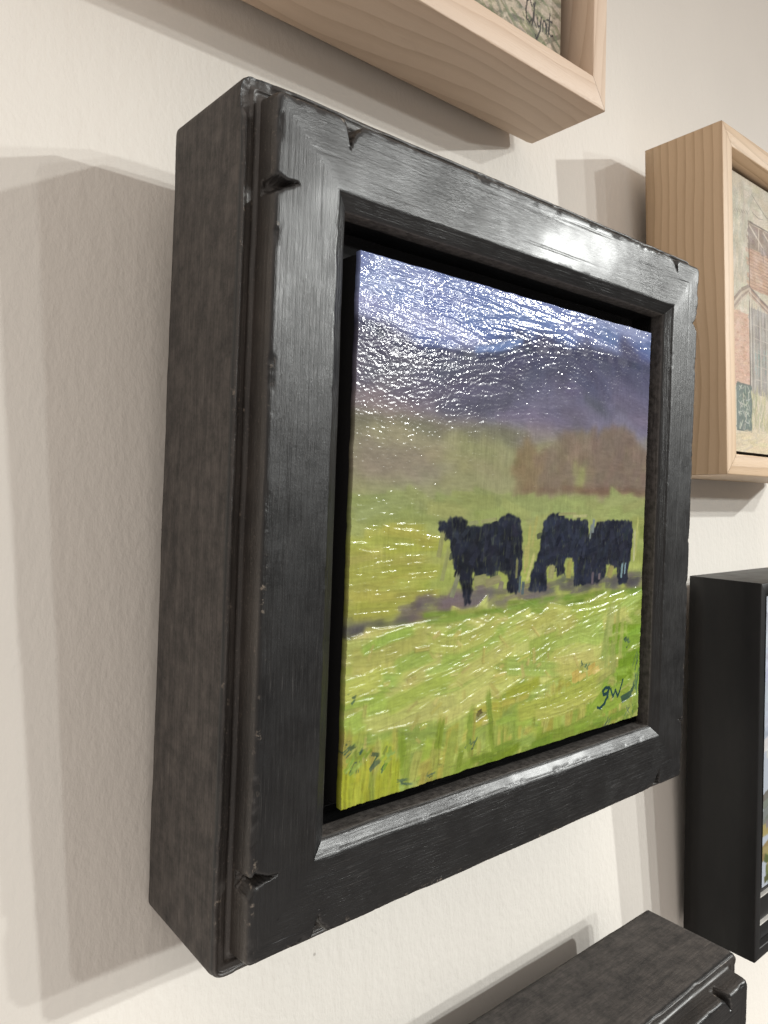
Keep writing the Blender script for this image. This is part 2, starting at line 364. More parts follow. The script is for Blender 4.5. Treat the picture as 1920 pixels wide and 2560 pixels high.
def distress(notches, sd0, chip_corner=None, wide_bottom=0.0):
    def f(x, z, U, D, al, sd, W, H):
        e = U - 0.0067
        edge_n = fbm(x * 160, z * 160, sd0 + 1, 4)
        frontm = sstep(0.040, 0.046, D)
        raised = sstep(0.0470, 0.0530, D)
        mhx = W / 2 - np.abs(x); mhz = H / 2 - np.abs(z)
        away = 0.45 + 0.55 * sstep(0.0, 0.007, np.abs(mhx - mhz))      # grain dies out towards the mitred corners
        # worn, wavering arrises
        arr = np.exp(-((U - 0.0078) / 0.0011) ** 2) * raised
        D = D - arr * 0.0006 * sstep(0.50, 0.80, edge_n)
        bead = np.exp(-((U - 0.0012) / 0.0009) ** 2) * frontm
        D = D - bead * 0.0006 * sstep(0.48, 0.78, fbm(x * 110, z * 110, sd0 + 2, 4))
        inner = np.exp(-((U - 0.0305) / 0.0009) ** 2) * raised
        D = D - inner * 0.00025 * sstep(0.5, 0.8, fbm(x * 140, z * 140, sd0 + 3, 4))
        # hand-planed undulation and shallow dents on the face
        D = D + frontm * 0.00028 * (fbm(x * 38, z * 38, sd0 + 4, 3) - 0.5)
        # long open-grain furrows along the rail
        cross = U
        fur = vn(al * 26 + 7 * sd, cross * 1050, sd0 + 6) * vn(al * 9, cross * 300 + 5 * sd, sd0 + 7)
        D = D - away * raised * 0.00020 * sstep(0.40, 0.75, fur) * sstep(0.009, 0.011, U) * sstep(0.030, 0.028, U)
        wear = np.zeros(U.shape + (4,))
        wear[..., 0] = np.clip(arr * 0.9 + bead * 0.8 + np.exp(-((U - 0.0024) / 0.0006) ** 2) * frontm + np.exp(-((U - 0.0048) / 0.0005) ** 2) * frontm, 0, 1)
        wear[..., 1] = np.maximum(sstep(0.0012, 0.0002, U) * sstep(0.0462, 0.0448, D), 0.75 * sstep(0.0346, 0.0351, U) * sstep(0.0462, 0.0470, D))
        wear[..., 2] = np.clip(sstep(0.0004, 0.0010, U) * sstep(0.0074, 0.0068, U) + sstep(0.0346, 0.0350, U) * sstep(0.0462, 0.0470, D), 0, 1)
        wear[..., 3] = away
        # notches: a pointed gouge, deepest at the rim
        for pos, hw, reach, skew in notches.get(sd, []):
            ee = np.clip(e, 0, None)
            a = al - pos - skew * ee + 0.0016 * (fbm(x * 260, z * 260, sd0 + 21, 2) - 0.5) + 0.0003 * (vn(al * 700, U * 700, sd0 + 8) - 0.5)
            k = np.clip(1 - ee / reach, 0, 1)
            w = hw * k ** 1.7 + 1e-6
            cut = 0.0482 + (0.0548 - 0.0482) * np.clip(ee / reach, 0, 1) ** 1.5
            cut = cut + 0.0008 * (vn(al * 900, U * 900, sd0 + 9) - 0.5)
            ins = sstep(1.12, 0.80, np.abs(a) / w) * (ee < reach) * (U > 0.0050)
            D = np.where(ins > 0, np.minimum(D, D + (np.minimum(D, cut) - D) * ins), D)
            wear[..., 2] = np.maximum(wear[..., 2], 1.0 * ins * (D < 0.0552)); wear[..., 0] = np.maximum(wear[..., 0], 0.6 * ins * (D < 0.0552))
            rim = np.exp(-((np.abs(a) / w - 1.15) / 0.3) ** 2) * (ee < reach * 1.05) * raised
            D = D - rim * 0.00035
            wear[..., 0] = np.clip(wear[..., 0] + 0.55 * rim * (np.abs(a) < hw * 2.2), 0, 1)
        if chip_corner is not None:
            cx, cz = chip_corner
            dist = np.hypot(x - cx, z - cz) + 0.004 * (fbm(x * 200, z * 200, sd0 + 10) - 0.5)
            c = sstep(0.0125, 0.0085, dist) * (U < 0.0034)
            lim = 0.0452 + 0.0016 * (fbm(x * 260, z * 260, sd0 + 11) - 0.5)
            D = np.where((c > 0) & (D > 0.042), D + (np.minimum(D, lim) - D) * c, D)
        # hairline opening at the mitres
        hx = W / 2 - np.abs(x); hz = H / 2 - np.abs(z)
        mit = np.exp(-(((hx - hz)) / 0.00022) ** 2)
        D = D - raised * mit * 0.0 * sstep(0.42, 0.6, vn(x * 60, z * 60, sd0 + 12))
        # the bottom rail is a little wider than the others
        if wide_bottom:
            zi = -(H / 2 - 0.0306); zo = -(H / 2 - 0.0085)
            g = np.where(z < zi, np.clip((z - zo) / (zi - zo), 0, 1), np.clip(z / zi, 0, 1))
            z = z + wide_bottom * g * sstep(0.0076, 0.0088, U)
        # rounded, slightly irregular outline
        r = 0.0042 * sstep(0.004, 0.0, U) + 0.0020 * sstep(0.002, 0.006, U) * sstep(0.02, 0.01, U) + 1e-6
        qx = W / 2 - U; qz = H / 2 - U
        ax = np.abs(x) - (qx - r); az = np.abs(z) - (qz - r)
        both = (ax > 0) & (az > 0) & (U < 0.02)
        ln = np.maximum(np.hypot(ax, az), 1e-9)
        sc = np.where(both, np.minimum(1, r / ln), 1)
        nx_ = np.where(both, np.sign(x) * (qx - r + ax * sc), x); nz_ = np.where(both, np.sign(z) * (qz - r + az * sc), z)
        wob = 0.0006
        nx_ = nx_ + wob * (fbm(x * 45 + 3, z * 45, sd0 + 13, 3) - 0.5); nz_ = nz_ + wob * (fbm(x * 45, z * 45 + 9, sd0 + 14, 3) - 0.5)
        return nx_, nz_, D, wear
    return f

def place(xc, zc_along, zb, y0, s):
    """World location and lean of a picture whose back plane is y0 + s*(z-zb) in hung coordinates."""
    n = math.hypot(1, s)
    p = (xc, y0 + s / n * (zc_along - zb), zb + (zc_along - zb) / n)
    return tuple(to_world(p)), LEAN - math.atan(s)

# ------------------------------------------------------------------ oil paint simulation
rng = np.random.default_rng(11)
class Canvas:
    def __init__(s, nx, ny, base):
        s.nx, s.ny = nx, ny
        s.C = np.zeros((ny, nx, 3)) + np.array(base) / 255.0
        s.H = np.zeros((ny, nx)); s.G = None
        s.tab = rng.random(4096)
    def stroke(s, x, y, L, W, ang, curv, col, th=0.1, dry=0.15, op=1.0, ridge=1.0, per=4.2, var=0.06, lip=0.35):
        R = int(math.hypot(L, W) / 2 + abs(curv) * L * L / 4) + 3
        x0, x1 = max(0, int(x - R)), min(s.nx, int(x + R)); y0, y1 = max(0, int(y - R)), min(s.ny, int(y + R))
        if x1 - x0 < 2 or y1 - y0 < 2: return
        Y, X = np.mgrid[y0:y1, x0:x1].astype(float)
        dx, dy = X - x, Y - y
        c, sn = math.cos(ang), math.sin(ang)
        du = c * dx + sn * dy; dv = -sn * dx + c * dy - curv * du * du
        sel = (np.abs(du) < L / 2 * 1.08) & (np.abs(dv) < W / 2 * 1.25)
        if not sel.any(): return
        sd = int(rng.integers(1, 1 << 30))
        b = 0.65 * vn(dv / per + 50, du / (L * 0.8 + 20) + 3, sd) + 0.35 * vn(dv / (per * 0.45), du / 16.0, sd + 5)
        tn = du / (L / 2); wn = np.abs(dv) / (W / 2)
        m = sstep(1.05, 0.82, wn + (b - 0.5) * 0.5)
        m = m * sstep(-1.05, -0.93, tn + (b - 0.5) * 0.12) * sstep(1.0, 1.0 - 0.15 - dry, tn - (b - 0.5) * (0.35 + dry))
        br = vn(du / 9.0, dv / 2.6, sd + 9)
        m = m * np.where(br * 0.5 + b * 0.5 < dry * 0.62, 0.12, 1.0) * op * sel
        cc = np.array(col) / 255.0
        C = s.C[y0:y1, x0:x1]; Hh = s.H[y0:y1, x0:x1]
        tone = 1 + (b - 0.5)[..., None] * var * 2
        C[:] = C * (1 - m[..., None]) + m[..., None] * np.clip(cc * tone, 0, 1)
        lipv = np.exp(-((wn - 0.86) / 0.13) ** 2) * lip + np.exp(-((tn - 0.86) / 0.07) ** 2) * lip * 0.8
        Hh[:] = Hh * (1 - m) + m * (0.55 * Hh + th * (0.45 + ridge * (b - 0.5) * 1.3 + lipv))

def jit(c, a):
    return tuple(np.clip(np.array(c) + rng.normal(0, a) * np.array([1, 1, 0.9]) + rng.normal(0, a * 0.35, 3), 0, 255))

def inside(poly, X, Y):
    r = np.zeros(X.shape, bool); n = len(poly); j = n - 1
    for i in range(n):
        xi, yi = poly[i]; xj, yj = poly[j]
        if yi != yj:
            r ^= ((yi > Y) != (yj > Y)) & (X < (xj - xi) * (Y - yi) / (yj - yi) + xi)
        j = i
    return r

def soften(cv, r, amt, vmax=2.0):
    B = cv.C.copy()
    for ax in (0, 1):
        for _ in range(2):
            p = [(0, 0)] * 3; p[ax] = (r, r); Q = np.pad(B, p, mode='edge')
            c = np.cumsum(np.concatenate([np.zeros_like(np.take(Q, [0], ax)), Q], ax), ax)
            n = B.shape[ax]
            B = (np.take(c, range(2 * r + 1, 2 * r + 1 + n), ax) - np.take(c, range(0, n), ax)) / (2 * r + 1)
    m = amt * (np.arange(cv.ny)[:, None, None] / cv.ny < vmax)
    cv.C = cv.C * (1 - m) + B * m

def paint_cattle(NX, NY):
    cv = Canvas(NX, NY, (140, 142, 96))
    k = NX / 640.0
    sky_x = [0, .094, .154, .246, .334, .393, .461, .589, .703, .782, .895, 1.0]
    sky_y = [.888, .858, .849, .860, .861, .876, .896, .909, .920, .921, .918, .913]
    skyline = lambda u: np.interp(u, sky_x, sky_y)
    mtn_b = lambda u: np.interp(u, [0, .14, .28, .44, .52, .68, 1], [.694, .696, .712, .722, .716, .727, .733])
    def many(n, box, fn):
        for _ in range(n):
            u = rng.uniform(box[0], box[1]); v = rng.uniform(box[2], box[3]); fn(u, v)
    S_ = lambda u, v, L, W, a, cu, col, **kw: cv.stroke(u * NX, v * NY, L * k, W * k, a, cu / k, col, per=kw.pop('per', 4.2) * k, **kw)
    # sky
    def f(u, v):
        if v < skyline(u) - .01: return
        q = np.clip((v - .86) / .14, 0, 1)
        c = np.array((98, 120, 176)) * (1 - q) + np.array((124, 138, 186)) * q
        if u > .72: c = c * .9
        if rng.random() < .22: c = np.array((142, 150, 188))
        S_(u, v, rng.uniform(90, 230), rng.uniform(14, 30), rng.normal(-.04 + .25 * max(0, .25 - u) * -1, .13), rng.normal(0, .0009), jit(c, 5), th=.10, ridge=2.1, per=4.2, dry=.1, var=.05)
    many(330, (-.05, 1.05, .84, 1.02), f)
    # mountains
    def f(u, v):
        if v > skyline(u) - .012 or v < mtn_b(u) - .02: return
        q = (v - mtn_b(u)) / max(.02, skyline(u) - mtn_b(u))
        c = np.array((122, 118, 138)) * (1 - q) + np.array((82, 84, 108)) * q
        if u < .3: c = c + np.array((4, 2, -4))
        if rng.random() < .12: c = c * .86
        S_(u, v, rng.uniform(60, 170), rng.uniform(14, 28), rng.normal(.10 if u < .6 else -.22, .22), rng.normal(-.0008, .0012), jit(c, 4), th=.07, ridge=1.35, per=4.2, dry=.12, var=.05)
    many(420, (-.03, 1.03, .69, .93), f)
    for u, v, a in ((.70, .875, -.6), (.76, .85, -.75), (.62, .86, .35), (.88, .87, -.55), (.30, .80, .2), (.15, .75, .05), (.45, .83, .5)):
        S_(u, v, 90, 9, a, .0006, jit((70, 68, 88), 3), th=.06, op=.6)
    # warm haze at the foot of the mountains on the left
    for i in range(16): S_(rng.uniform(0, .16), rng.uniform(.70, .75), 80, 16, rng.normal(0, .1), 0, jit((142, 130, 132), 4), th=.06, op=.35)
    soften(cv, 3, .7)
    # dark hedge under the mountains
    def f(u, v): S_(u, v, rng.uniform(40, 90), rng.uniform(8, 14), rng.normal(-.03, .1), 0, jit((96, 98, 88), 5), th=.07, dry=.35)
    many(60, (0, .46, .672, .705), f)
    # far fields
    def f(u, v):
        c = np.array((142, 148, 106))
        if u < .25 and v > .58: c = np.array((144, 142, 118))
        if u > .25: c = np.array((143, 148, 106))
        if v < .57: c = np.array((150, 158, 104))
        S_(u, v, rng.uniform(50, 120), rng.uniform(16, 28), rng.normal(-.05, .25), 0, jit(c, 6), th=.06, ridge=.8, dry=.2)
    many(260, (-.02, 1.02, .52, .668), f)
    for i in range(26): S_(rng.uniform(.03, .2), rng.uniform(.60, .65), rng.uniform(40, 80), 13, rng.normal(-.25, .2), 0, jit((128, 118, 112), 5), th=.06, op=.6)
    for i in range(22): S_(rng.uniform(.08, .45), rng.uniform(.555, .60), rng.uniform(40, 80), 13, rng.normal(0, .2), 0, jit((138, 148, 104), 4), th=.06, op=.3)
    soften(cv, 5, .7)
    vv = (np.arange(NY) + .5)[:, None, None] / NY
    hz = .40 * sstep(.47, .56, vv) * sstep(.74, .70, vv)
    cv.C = cv.C * (1 - hz) + hz * np.array((166, 158, 128)) / 255
    # brown trees
    def f(u, v):
        top_ = .700 + .030 * math.sin(u * 9 + .5) + .012 * math.sin(u * 31) - .9 * max(0, .50 - u)
        lft = .445 + .35 * max(0, .66 - v)
        if v > top_ or v < .580 or u < lft: return
        if .672 < u < .722 and v < .64: return
        c = (129, 116, 100) if u > .55 else (136, 121, 94)
        if u > .76: c = (126, 112, 100)
        S_(u, v, rng.uniform(20, 46), rng.uniform(12, 22), rng.normal(.9, .9), 0, jit(c, 5), th=.07, ridge=.9, dry=.25, op=.7)
    many(520, (.42, 1.02, .575, .735), f)
    for i in range(9): S_(rng.uniform(.68, .715), rng.uniform(.592, .635), 26, 11, 1.5, 0, jit((150, 152, 104), 4), th=.1, op=.7)
    for i in range(20): S_(rng.uniform(.5, 1.), rng.uniform(.574, .588), rng.uniform(30, 60), 7, rng.normal(0, .05), 0, jit((116, 92, 78), 5), th=.06, op=.7)
    soften(cv, 5, .6)
    # ridge line
    for i in range(46):
        u = (i + .5) / 46; sl = (skyline(u + .02) - skyline(u - .02)) / .04
        S_(u, skyline(u) - .012, 46, 12, math.atan(sl), 0, jit((74, 76, 100) if rng.random() < .7 else (100, 102, 118), 4), th=.07, dry=.05)
    for u, v in ((.40, .872), (.36, .865), (.43, .885)):
        S_(u, v + .008, 60, 10, .25, .001, (118, 142, 190), th=.10)
    # middle pasture
    def f(u, v):
        q = np.clip((.56 - v) / .2, 0, 1)
        c = np.array((148, 157, 104)) * (1 - q) + np.array((160, 170, 90)) * q
        if u < .22 and v < .5: c = c + np.array((8, 6, -6))
        S_(u, v, rng.uniform(40, 110), rng.uniform(12, 22), rng.normal(-.02, .16) if (u < .2 or v > .52) else rng.normal(0, .4), 0, jit(c, 5), th=.12 if u < .22 else .07, ridge=1.1, dry=.18)
    many(300, (-.02, 1.02, .36, .562), f)
    for i in range(60):
        S_(rng.uniform(0, .2), rng.uniform(.33, .51), rng.uniform(50, 110), rng.uniform(7, 12), rng.normal(-.02, .08), 0, jit((166, 168, 86), 6), th=.26, dry=.3, ridge=1.3)
    # purple shadow on the ground
    sh = [(.14, .357), (.19, .378), (.265, .356), (.302, .388), (.45, .372), (.58, .372), (.71, .380), (.90, .378), (1., .375), (1., .343), (.66, .343), (.47, .333), (.325, .331), (.17, .316), (.135, .313)]
    for i in range(210):
        u = rng.uniform(.13, 1.02); v = rng.uniform(.31, .39)
        if inside(sh, np.array([[u]]), np.array([[v]]))[0, 0]:
            S_(u, v, rng.uniform(24, 60), rng.uniform(6, 11), rng.normal(.02, .12), 0, jit((110, 100, 102) if u < .6 else (94, 90, 92), 7), th=.06, dry=.5, op=.8)
    for i in range(16): S_(rng.uniform(-.01, .07), rng.uniform(.298, .325), 34, 9, .15, 0, jit((84, 80, 82), 6), th=.07, dry=.3)
    for i in range(12): S_(rng.uniform(.06, .14), rng.uniform(.308, .322), 40, 7, .1, 0, jit((98, 102, 80), 6), th=.07, dry=.4)
    soften(cv, 4, .7)
    # cattle
    c1 = [(.223, .51), (.237, .516), (.25, .511), (.258, .521), (.281, .524), (.298, .519), (.313, .511), (.308, .503), (.348, .504), (.408, .513), (.422, .523), (.451, .527), (.484, .515), (.491, .488), (.497, .44), (.492, .40), (.49, .365), (.482, .356), (.458, .357), (.443, .367), (.449, .386), (.436, .408), (.409, .405), (.382, .399), (.345, .401), (.331, .410), (.333, .375), (.328, .343), (.310, .342), (.299, .388), (.278, .413), (.262, .469), (.251, .486), (.240, .492), (.228, .496)]
    c2 = [(.565, .507), (.575, .515), (.591, .529), (.641, .530), (.653, .517), (.742, .512), (.751, .47), (.749, .404), (.746, .357), (.696, .358), (.692, .406), (.688, .423), (.653, .425), (.656, .388), (.622, .380), (.624, .403), (.582, .411), (.583, .385), (.588, .354), (.521, .356), (.525, .388), (.544, .423), (.556, .448), (.562, .474)]
    c3 = [(.745, .47), (.78, .504), (.80, .510), (.83, .512), (.937, .510), (.946, .481), (.937, .414), (.928, .351), (.887, .352), (.877, .391), (.831, .404), (.826, .372), (.789, .358), (.745, .360)]
    YY, XX = np.mgrid[0:NY, 0:NX].astype(float); UU = (XX + .5) / NX; VV = (YY + .5) / NY
    wx = (vn(XX / 5 / k, YY / 5 / k, 71) - .5) * .007 + (vn(XX / 1.8 / k, YY / 9 / k, 73) - .5) * .002
    wy = (vn(XX / 5 / k, YY / 5 / k, 72) - .5) * .007 + (vn(XX / 1.8 / k, YY / 9 / k, 74) - .5) * .003
    for poly, col in ((c2, (42, 46, 58)), (c3, (40, 43, 54)), (c1, (38, 41, 50))):
        mk = inside(poly, UU + wx, VV + wy)
        mk = mk.astype(float); 
        for _ in range(3): mk = (mk + np.roll(mk, 1, 0) + np.roll(mk, -1, 0) + np.roll(mk, 1, 1) + np.roll(mk, -1, 1)) / 5
        mk = np.clip(mk * (.72 + .6 * vn(XX / 2.2 / k, YY / 7 / k, 79)), 0, 1)
        cc = np.array(col) / 255
        tone = .62 + .80 * fbm(XX / 22 / k, YY / 14 / k, 75, 4)[..., None] * np.array([.95, 1.0, 1.1])
        cv.C = cv.C * (1 - mk[..., None]) + mk[..., None] * cc * tone
        hgt = .07 * fbm(XX / 5 / k, YY / 11 / k, 76, 3)
        cv.H = cv.H * (1 - mk) + mk * (.4 * cv.H + hgt)
        us = [p[0] for p in poly]; vs = [p[1] for p in poly]
        for i in range(70):
            u = rng.uniform(min(us) + .02, max(us) - .02); v = rng.uniform(.40, max(vs) - .02)
            if inside(poly, np.array([[u]]), np.array([[v]]))[0, 0]:
                S_(u, v, rng.uniform(12, 30), rng.uniform(6, 12), rng.normal(1.2, .6), 0, jit(np.array(col) * rng.uniform(.75, 1.4), 3), th=.07, dry=.35, op=.6)
    # light grass worked in around and between the animals
    for u, v, L, W, a, col in ((.36, .39, 30, 14, .1, (140, 140, 96)), (.40, .386, 34, 12, .2, (138, 136, 100)), (.425, .375, 14, 10, 1.3, (132, 126, 104)),
                               (.505, .43, 46, 5, 1.55, (176, 172, 104)), (.515, .46, 70, 6, 1.5, (168, 168, 104)), (.535, .49, 50, 7, 1.35, (160, 160, 98)), (.525, .41, 44, 7, 1.2, (172, 170, 110)),
                               (.603, .396, 22, 16, 1.4, (150, 148, 104)), (.672, .402, 34, 13, 1.5, (158, 156, 92)), (.848, .385, 22, 14, 1.2, (156, 148, 96)), (.90, .385, 26, 6, 1.5, (118, 142, 150)),
                               (.915, .39, 22, 4, 1.5, (128, 150, 160)), (.765, .50, 26, 6, 1.5, (120, 130, 132)), (.755, .485, 24, 5, 1.45, (112, 122, 118)), (.955, .45, 60, 6, 1.55, (176, 178, 130)),
                               (.965, .47, 70, 6, 1.5, (168, 172, 104)), (.476, .41, 30, 5, 1.55, (118, 120, 84)), (.489, .375, 26, 5, 1.5, (92, 106, 108)), (.50, .366, 22, 6, 1.5, (86, 100, 102)),
                               (.66, .527, 50, 5, .02, (150, 152, 104)), (.71, .522, 40, 5, .02, (166, 166, 118)), (.80, .375, 12, 6, 1.5, (112, 104, 108)), (.77, .372, 20, 7, 1.5, (98, 88, 98)),
                               (.33, .509, 20, 6, .1, (146, 150, 104)), (.38, .514, 36, 6, .12, (150, 154, 104)), (.235, .47, 40, 8, 1.35, (150, 152, 100)), (.25, .43, 50, 8, 1.3, (148, 152, 98)), (.28, .385, 36, 9, 1.2, (128, 130, 104))):
        S_(u, v, L, W, a, 0, jit(col, 3), th=.13, dry=.2)
    # near pasture: thick paint
    def f(u, v):
        g = rng.random(); q = np.clip((.34 - v) / .3, 0, 1)
        if u > .82: c = (132, 154, 66) if g < .55 else (164, 174, 98)
        elif v > .16: c = (182, 182, 110) if g < .55 else ((164, 174, 92) if g < .85 else (194, 188, 124))
        else: c = (158, 172, 78) if g < .45 else ((144, 162, 80) if g < .68 else ((176, 172, 84) if g < .85 else (164, 178, 96)))
        if v < .30 - .03 * u and v > .12 and u < .82: a = rng.normal(.12, .16)
        else: a = rng.normal(1.5, .22) if (rng.random() < .5 and v < .13) else rng.normal(.1, .3)
        th = .42 if v < .31 else .2
        S_(u, v, rng.uniform(36, 120), rng.uniform(11, 26), a, rng.normal(0, .0014), jit(c, 7), th=th * rng.uniform(.6, 1.2), ridge=rng.uniform(.8, 1.4), per=rng.uniform(3.2, 5.5), dry=rng.uniform(.08, .35), lip=.5, var=.07)
    many(620, (-.03, 1.03, -.02, .308), f)
    for i in range(40): S_(rng.uniform(.15, 1.), rng.uniform(.305, .335), rng.uniform(40, 100), rng.uniform(5, 9), rng.normal(.03, .05), 0, jit((118, 142, 62) if rng.random() < .6 else (150, 158, 84), 6), th=.12, dry=.45)
    # long loaded sweeps
    for i in range(75):
        u = rng.uniform(0, .9); v = rng.uniform(.13, .30)
        S_(u, v, rng.uniform(70, 180), rng.uniform(14, 30), rng.normal(.14, .14), rng.normal(.0005, .0014), jit((182, 186, 106) if rng.random() < .65 else (160, 178, 88), 6), th=rng.uniform(.28, .5), ridge=1.1, per=rng.uniform(2.8, 4.5), dry=rng.uniform(.1, .35), lip=.6, var=.05)
    soften(cv, 2, .5, .34)
    # knife flicks and crumbs of paint
    for i in range(60):
        u = rng.uniform(.02, .92); v = rng.uniform(.08, .29)
        S_(u, v, rng.uniform(9, 30), rng.uniform(3, 7), rng.choice([1.5, .1, .5, 2.4]) + rng.normal(0, .2), 0, jit((178, 174, 100), 8), th=rng.uniform(.5, .9), ridge=.6, dry=.1, lip=.3)
    # upright grass
    for i in range(60):
        u = rng.uniform(0, 1.); v = rng.uniform(.0, .11)
        c = [(150, 160, 76), (162, 156, 78), (134, 152, 64), (166, 168, 88)][rng.integers(4)]
        S_(u, v, rng.uniform(40, 90), rng.uniform(7, 16), rng.normal(1.5, .12), rng.normal(0, .001), jit(c, 7), th=rng.uniform(.25, .5), ridge=1.5, per=3.2, dry=rng.uniform(.15, .45), lip=.4)
    for i in range(26): S_(rng.uniform(0, .14), rng.uniform(-.01, .05), rng.uniform(50, 80), rng.uniform(9, 15), rng.normal(1.53, .06), 0, jit((166, 172, 62), 7), th=.4, ridge=1.6, per=3, dry=.2)
    for i in range(28): S_(rng.uniform(.3, .95), rng.uniform(-.01, .03), rng.uniform(40, 90), rng.uniform(9, 15), rng.normal(.12, .12), 0, jit((126, 148, 58), 8), th=.3, ridge=1.2, dry=.35)
    for i in range(14): S_(rng.uniform(.86, 1.), rng.uniform(.10, .30), rng.uniform(40, 80), rng.uniform(12, 20), rng.normal(.05, .1), 0, jit((122, 152, 50), 6), th=.22, dry=.2)
    for i in range(8): S_(rng.uniform(.83, .92), rng.uniform(.15, .27), rng.uniform(50, 90), rng.uniform(9, 16), rng.normal(1.5, .08), 0, jit((158, 168, 96), 6), th=.35, ridge=1.2, per=3, dry=.25, op=.8)
    S_(.66, .095, 210, 30, .10, .0008, (164, 172, 80), th=.5, ridge=1.4, per=3.6, dry=.1)
    S_(.70, .075, 180, 20, .08, .0008, (176, 180, 92), th=.5, ridge=1.4, per=3.2, dry=.2)
    soften(cv, 2, .6, .34)
    # dark teal accents
    for u, v, L, W, a in ((.018, .108, 26, 20, .1), (.04, .088, 34, 12, .6), (.07, .075, 30, 10, .3), (.03, .07, 26, 8, 1.2), (.10, .062, 26, 7, .6), (.014, .20, 14, 6, .2), (.93, .205, 14, 14, 1.2), (.945, .195, 22, 6, .2),
                          (.76, .165, 18, 10, .4), (.74, .172, 12, 8, 1.2), (.34, .055, 14, 9, .8), (.36, .048, 20, 5, .4), (.98, .15, 44, 5, 1.5), (.985, .10, 60, 6, 1.5), (.95, .02, 50, 3, 1.5), (.962, .025, 44, 3, 1.5), (.22, .012, 30, 5, .1), (.16, .014, 30, 8, .1), (.86, .012, 40, 6, .1)):
        for q in range(3):
            S_(u + rng.normal(0, .006), v + rng.normal(0, .005), L * rng.uniform(.4, .8), W * rng.uniform(.3, .7), a + rng.normal(0, .5), 0, jit((70, 94, 74), 8), th=.1, dry=.6, op=.75)
    for i in range(30): S_(rng.uniform(.01, .12), rng.uniform(.06, .095), rng.uniform(8, 18), 4, rng.normal(.7, .5), 0, jit((140, 160, 70), 8), th=.25, dry=.2)
    S_(.371, .113, 11, 8, .4, 0, (96, 90, 54), th=.5, dry=.3); S_(.366, .110, 8, 6, 1.2, 0, (110, 104, 60), th=.4, dry=.3)
    for i in range(8): S_(rng.uniform(.68, .80), rng.uniform(.13, .16), 20, 10, .3, 0, jit((192, 176, 96), 5), th=.4)
    YY0, XX0 = np.mgrid[0:NY, 0:NX].astype(float)
    hor = vn(XX0 / 17 / k, YY0 / 2.1 / k, 61) - .5; ver = vn(XX0 / 2.1 / k, YY0 / 15 / k, 62) - .5
    sel = sstep(.42, .58, fbm(XX0 / 60 / k, YY0 / 45 / k, 63, 2))
    mott = fbm(XX0 / 8 / k, YY0 / 6 / k, 64, 3) - .5
    cv.C = np.clip(cv.C * (1 + .08 * (hor * sel + ver * (1 - sel)) + .11 * mott)[..., None], 0, 1)
    # artist's initials
    ink = (34, 66, 66)
    def pen(pts, w):
        for (a, b), (c, d) in zip(pts[:-1], pts[1:]):
            L = math.hypot((c - a) * NX, (d - b) * NY)
            cv.stroke((a + c) / 2 * NX, (b + d) / 2 * NY, L * 1.12 + 3 * k, w * k, math.atan2((d - b) * NY, (c - a) * NX), 0, ink, th=.12, dry=0, per=3 * k, var=.04, lip=.1)
    for i in range(12): S_(rng.uniform(.80, .93), rng.uniform(.045, .10), 40, 14, rng.normal(.2, .2), 0, jit((138, 160, 62), 5), th=.15)
    pen([(.862, .0925), (.846, .095), (.832, .088), (.836, .079), (.850, .080), (.860, .090), (.852, .070), (.840, .056), (.822, .048), (.810, .052)], 5.2)
    pen([(.868, .088), (.877, .068), (.888, .083), (.901, .065), (.912, .084), (.921, .104)], 4.2)
    S_(.945, .060, 36, 13, .25, 0, (62, 88, 68), th=.1, dry=.1); S_(.968, .072, 24, 8, .9, 0, (70, 94, 68), th=.1, dry=.2)
    # blend: a touch of smoothing, canvas tooth, craquelure dots
    H = cv.H
    H = .5 * H + .125 * (np.roll(H, 1, 0) + np.roll(H, -1, 0) + np.roll(H, 1, 1) + np.roll(H, -1, 1))
    fade = sstep(.30, .36, VV)
    H = H + (.012 + .034 * fade) * (rng.random(H.shape) - .5) + (.03 + .03 * fade) * (vn(XX / 2.6 / k, YY / 2.0 / k, 85) - .5) + .055 * fade * (vn(XX / 5.0 / k, (YY + 14 * vn(XX / 60 / k, YY / 60 / k, 83)) / 2.0 / k, 81) - .5) * (.5 + vn(XX / 30 / k, YY / 14 / k, 84)) + .02 * (fbm(XX / 14 / k, YY / 9 / k, 82, 3) - .5)
    lump = fbm(XX / 24 / k, YY / 12 / k, 86, 3); ridg = 1 - np.abs(2 * fbm(XX / 16 / k + 7, YY / 8 / k, 87, 3) - 1)
    H = H + (1 - fade) * (.20 * sstep(.54, .78, lump) + .05 * sstep(.85, .99, ridg))
    # crisp stray crumbs
    for i in range(150):
        x = int(rng.integers(4, NX - 4)); y = int(rng.integers(int(.34 * NY), NY - 4)); r = rng.uniform(.7, 1.6)
        yy, xx = np.mgrid[-3:4, -3:4]
        H[y - 3:y + 4, x - 3:x + 4] += .11 * np.exp(-(xx ** 2 + yy ** 2) / r ** 2)
    cv.H = H; cv.G = 1.0 + .75 * sstep(.42, .28, VV)
    return cv

